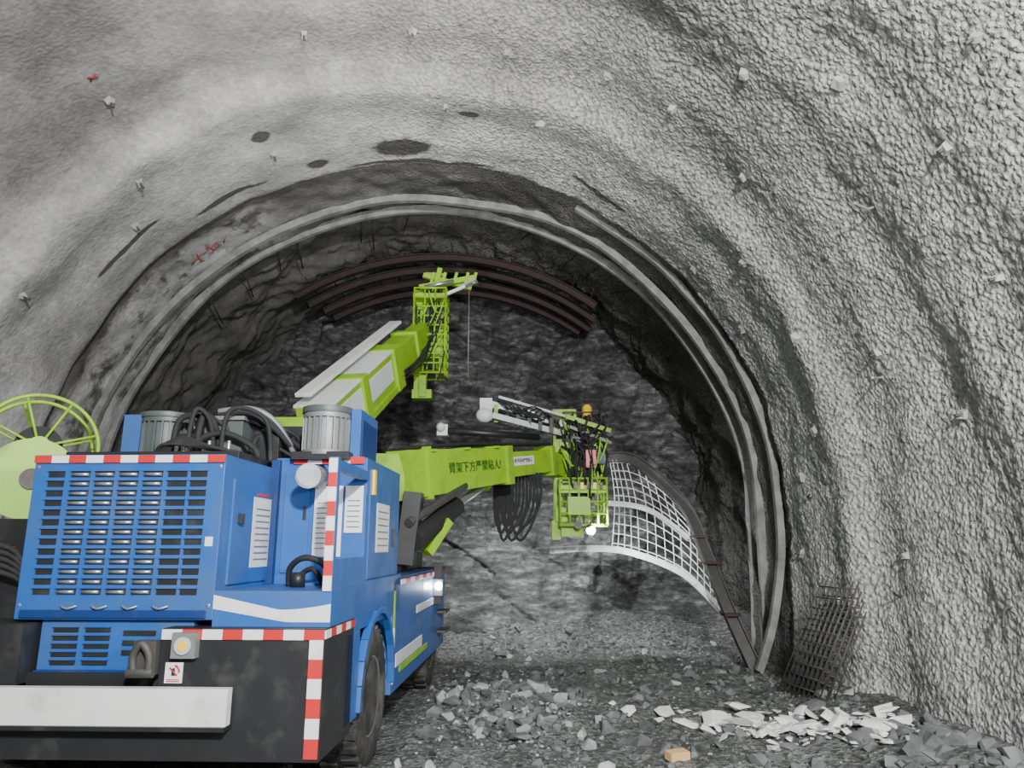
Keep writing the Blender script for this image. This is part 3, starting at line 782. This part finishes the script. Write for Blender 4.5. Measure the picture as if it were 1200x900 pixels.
b.beam(pt(.05,-.1,.9),pt(.15,-.1,1.35),.08,.08,GREEN); b.beam(pt(.55,-.1,1.0),pt(.8,-.15,1.12),.16,.05,LSTEEL)
for x in (.0,.2,.4,.6,.74): b.beam(pt(x,-.15,1.05),pt(x+.05,-.15,1.25),.05,.05,GREEN)
b.beam(pt(.2,-.2,.8),pt(.6,-.2,.98),.05,.05,WHITE); b.cyl(pt(-.1,-.25,.95),pt(.4,-.2,1.08),.035,SILV)
for k in range(26):
    x0=random.uniform(-.25,.25);x1=random.uniform(-.2,.3);z0=random.uniform(-.2,1.0);z1=z0-random.uniform(.1,.6);y=random.uniform(-.4,-.2)
    b.tube([pt(x0,y+.1,z0),pt(x0+.03,y-.05,(z0+z1)/2+.1),pt((x0+x1)/2,y-.06,z1-.05),pt(x1,y+.1,z1)],random.choice((.01,.014)),RUB if k%3 else GREEN,n=6,sub=4)
b.cyl(pt(.66,0,1.0),pt(.66,0,-.6),.006,LSTEEL,n=5)
b.done(rig,True)

# ------------------------------------------------------------------ lights
def area(name,loc,target,size,power,col=(1,1,1)):
    l=bpy.data.lights.new(name,'AREA'); l.size=size; l.energy=power; l.color=col
    o=bpy.data.objects.new(name,l); scene.collection.objects.link(o); o.location=loc
    o.rotation_euler=(V(target)-V(loc)).to_track_quat('-Z','Y').to_euler(); return o
def spot(name,loc,target,power,angle,blend=.5,r=.08,col=(1,1,1)):
    l=bpy.data.lights.new(name,'SPOT'); l.energy=power; l.spot_size=math.radians(angle); l.spot_blend=blend; l.shadow_soft_size=r; l.color=col
    o=bpy.data.objects.new(name,l); scene.collection.objects.link(o); o.location=loc
    o.rotation_euler=(V(target)-V(loc)).to_track_quat('-Z','Y').to_euler(); return o
area('tunnel_floodlight',(1.3,-2.4,4.6),(-.3,9,4.2),.35,1650,(1,1,1))
area('tunnel_floodlight',(2.3,.4,2.7),(2.2,9,3.4),.25,250,(1,1,1))
spot('rig_work_light',(-.4,12.5,4.2),(.7,14.6,.5),1300,105,1.0,.12,(.98,.99,1))
spot('basket_work_light',(1.25,11.40,1.95),(2.3,12.8,1.7),420,130,.9,.05,(.96,.98,1))
spot('crown_work_light',(-1.0,5.4,3.4),(-1.2,8.8,7.6),1300,95,1.0,.12,(1,1,.99))
w=bpy.data.worlds.new('tunnel_air'); scene.world=w; w.use_nodes=True
w.node_tree.nodes['Background'].inputs[0].default_value=(.63,.65,.64,1); w.node_tree.nodes['Background'].inputs[1].default_value=.28

c=bpy.data.cameras.new('camera'); c.sensor_width=36; c.lens=850/1200*36; c.clip_start=.05
o=bpy.data.objects.new('camera',c); scene.collection.objects.link(o); o.location=(0,0,1.7); o.rotation_euler=(math.radians(90+12.6),0,0)
scene.camera=o
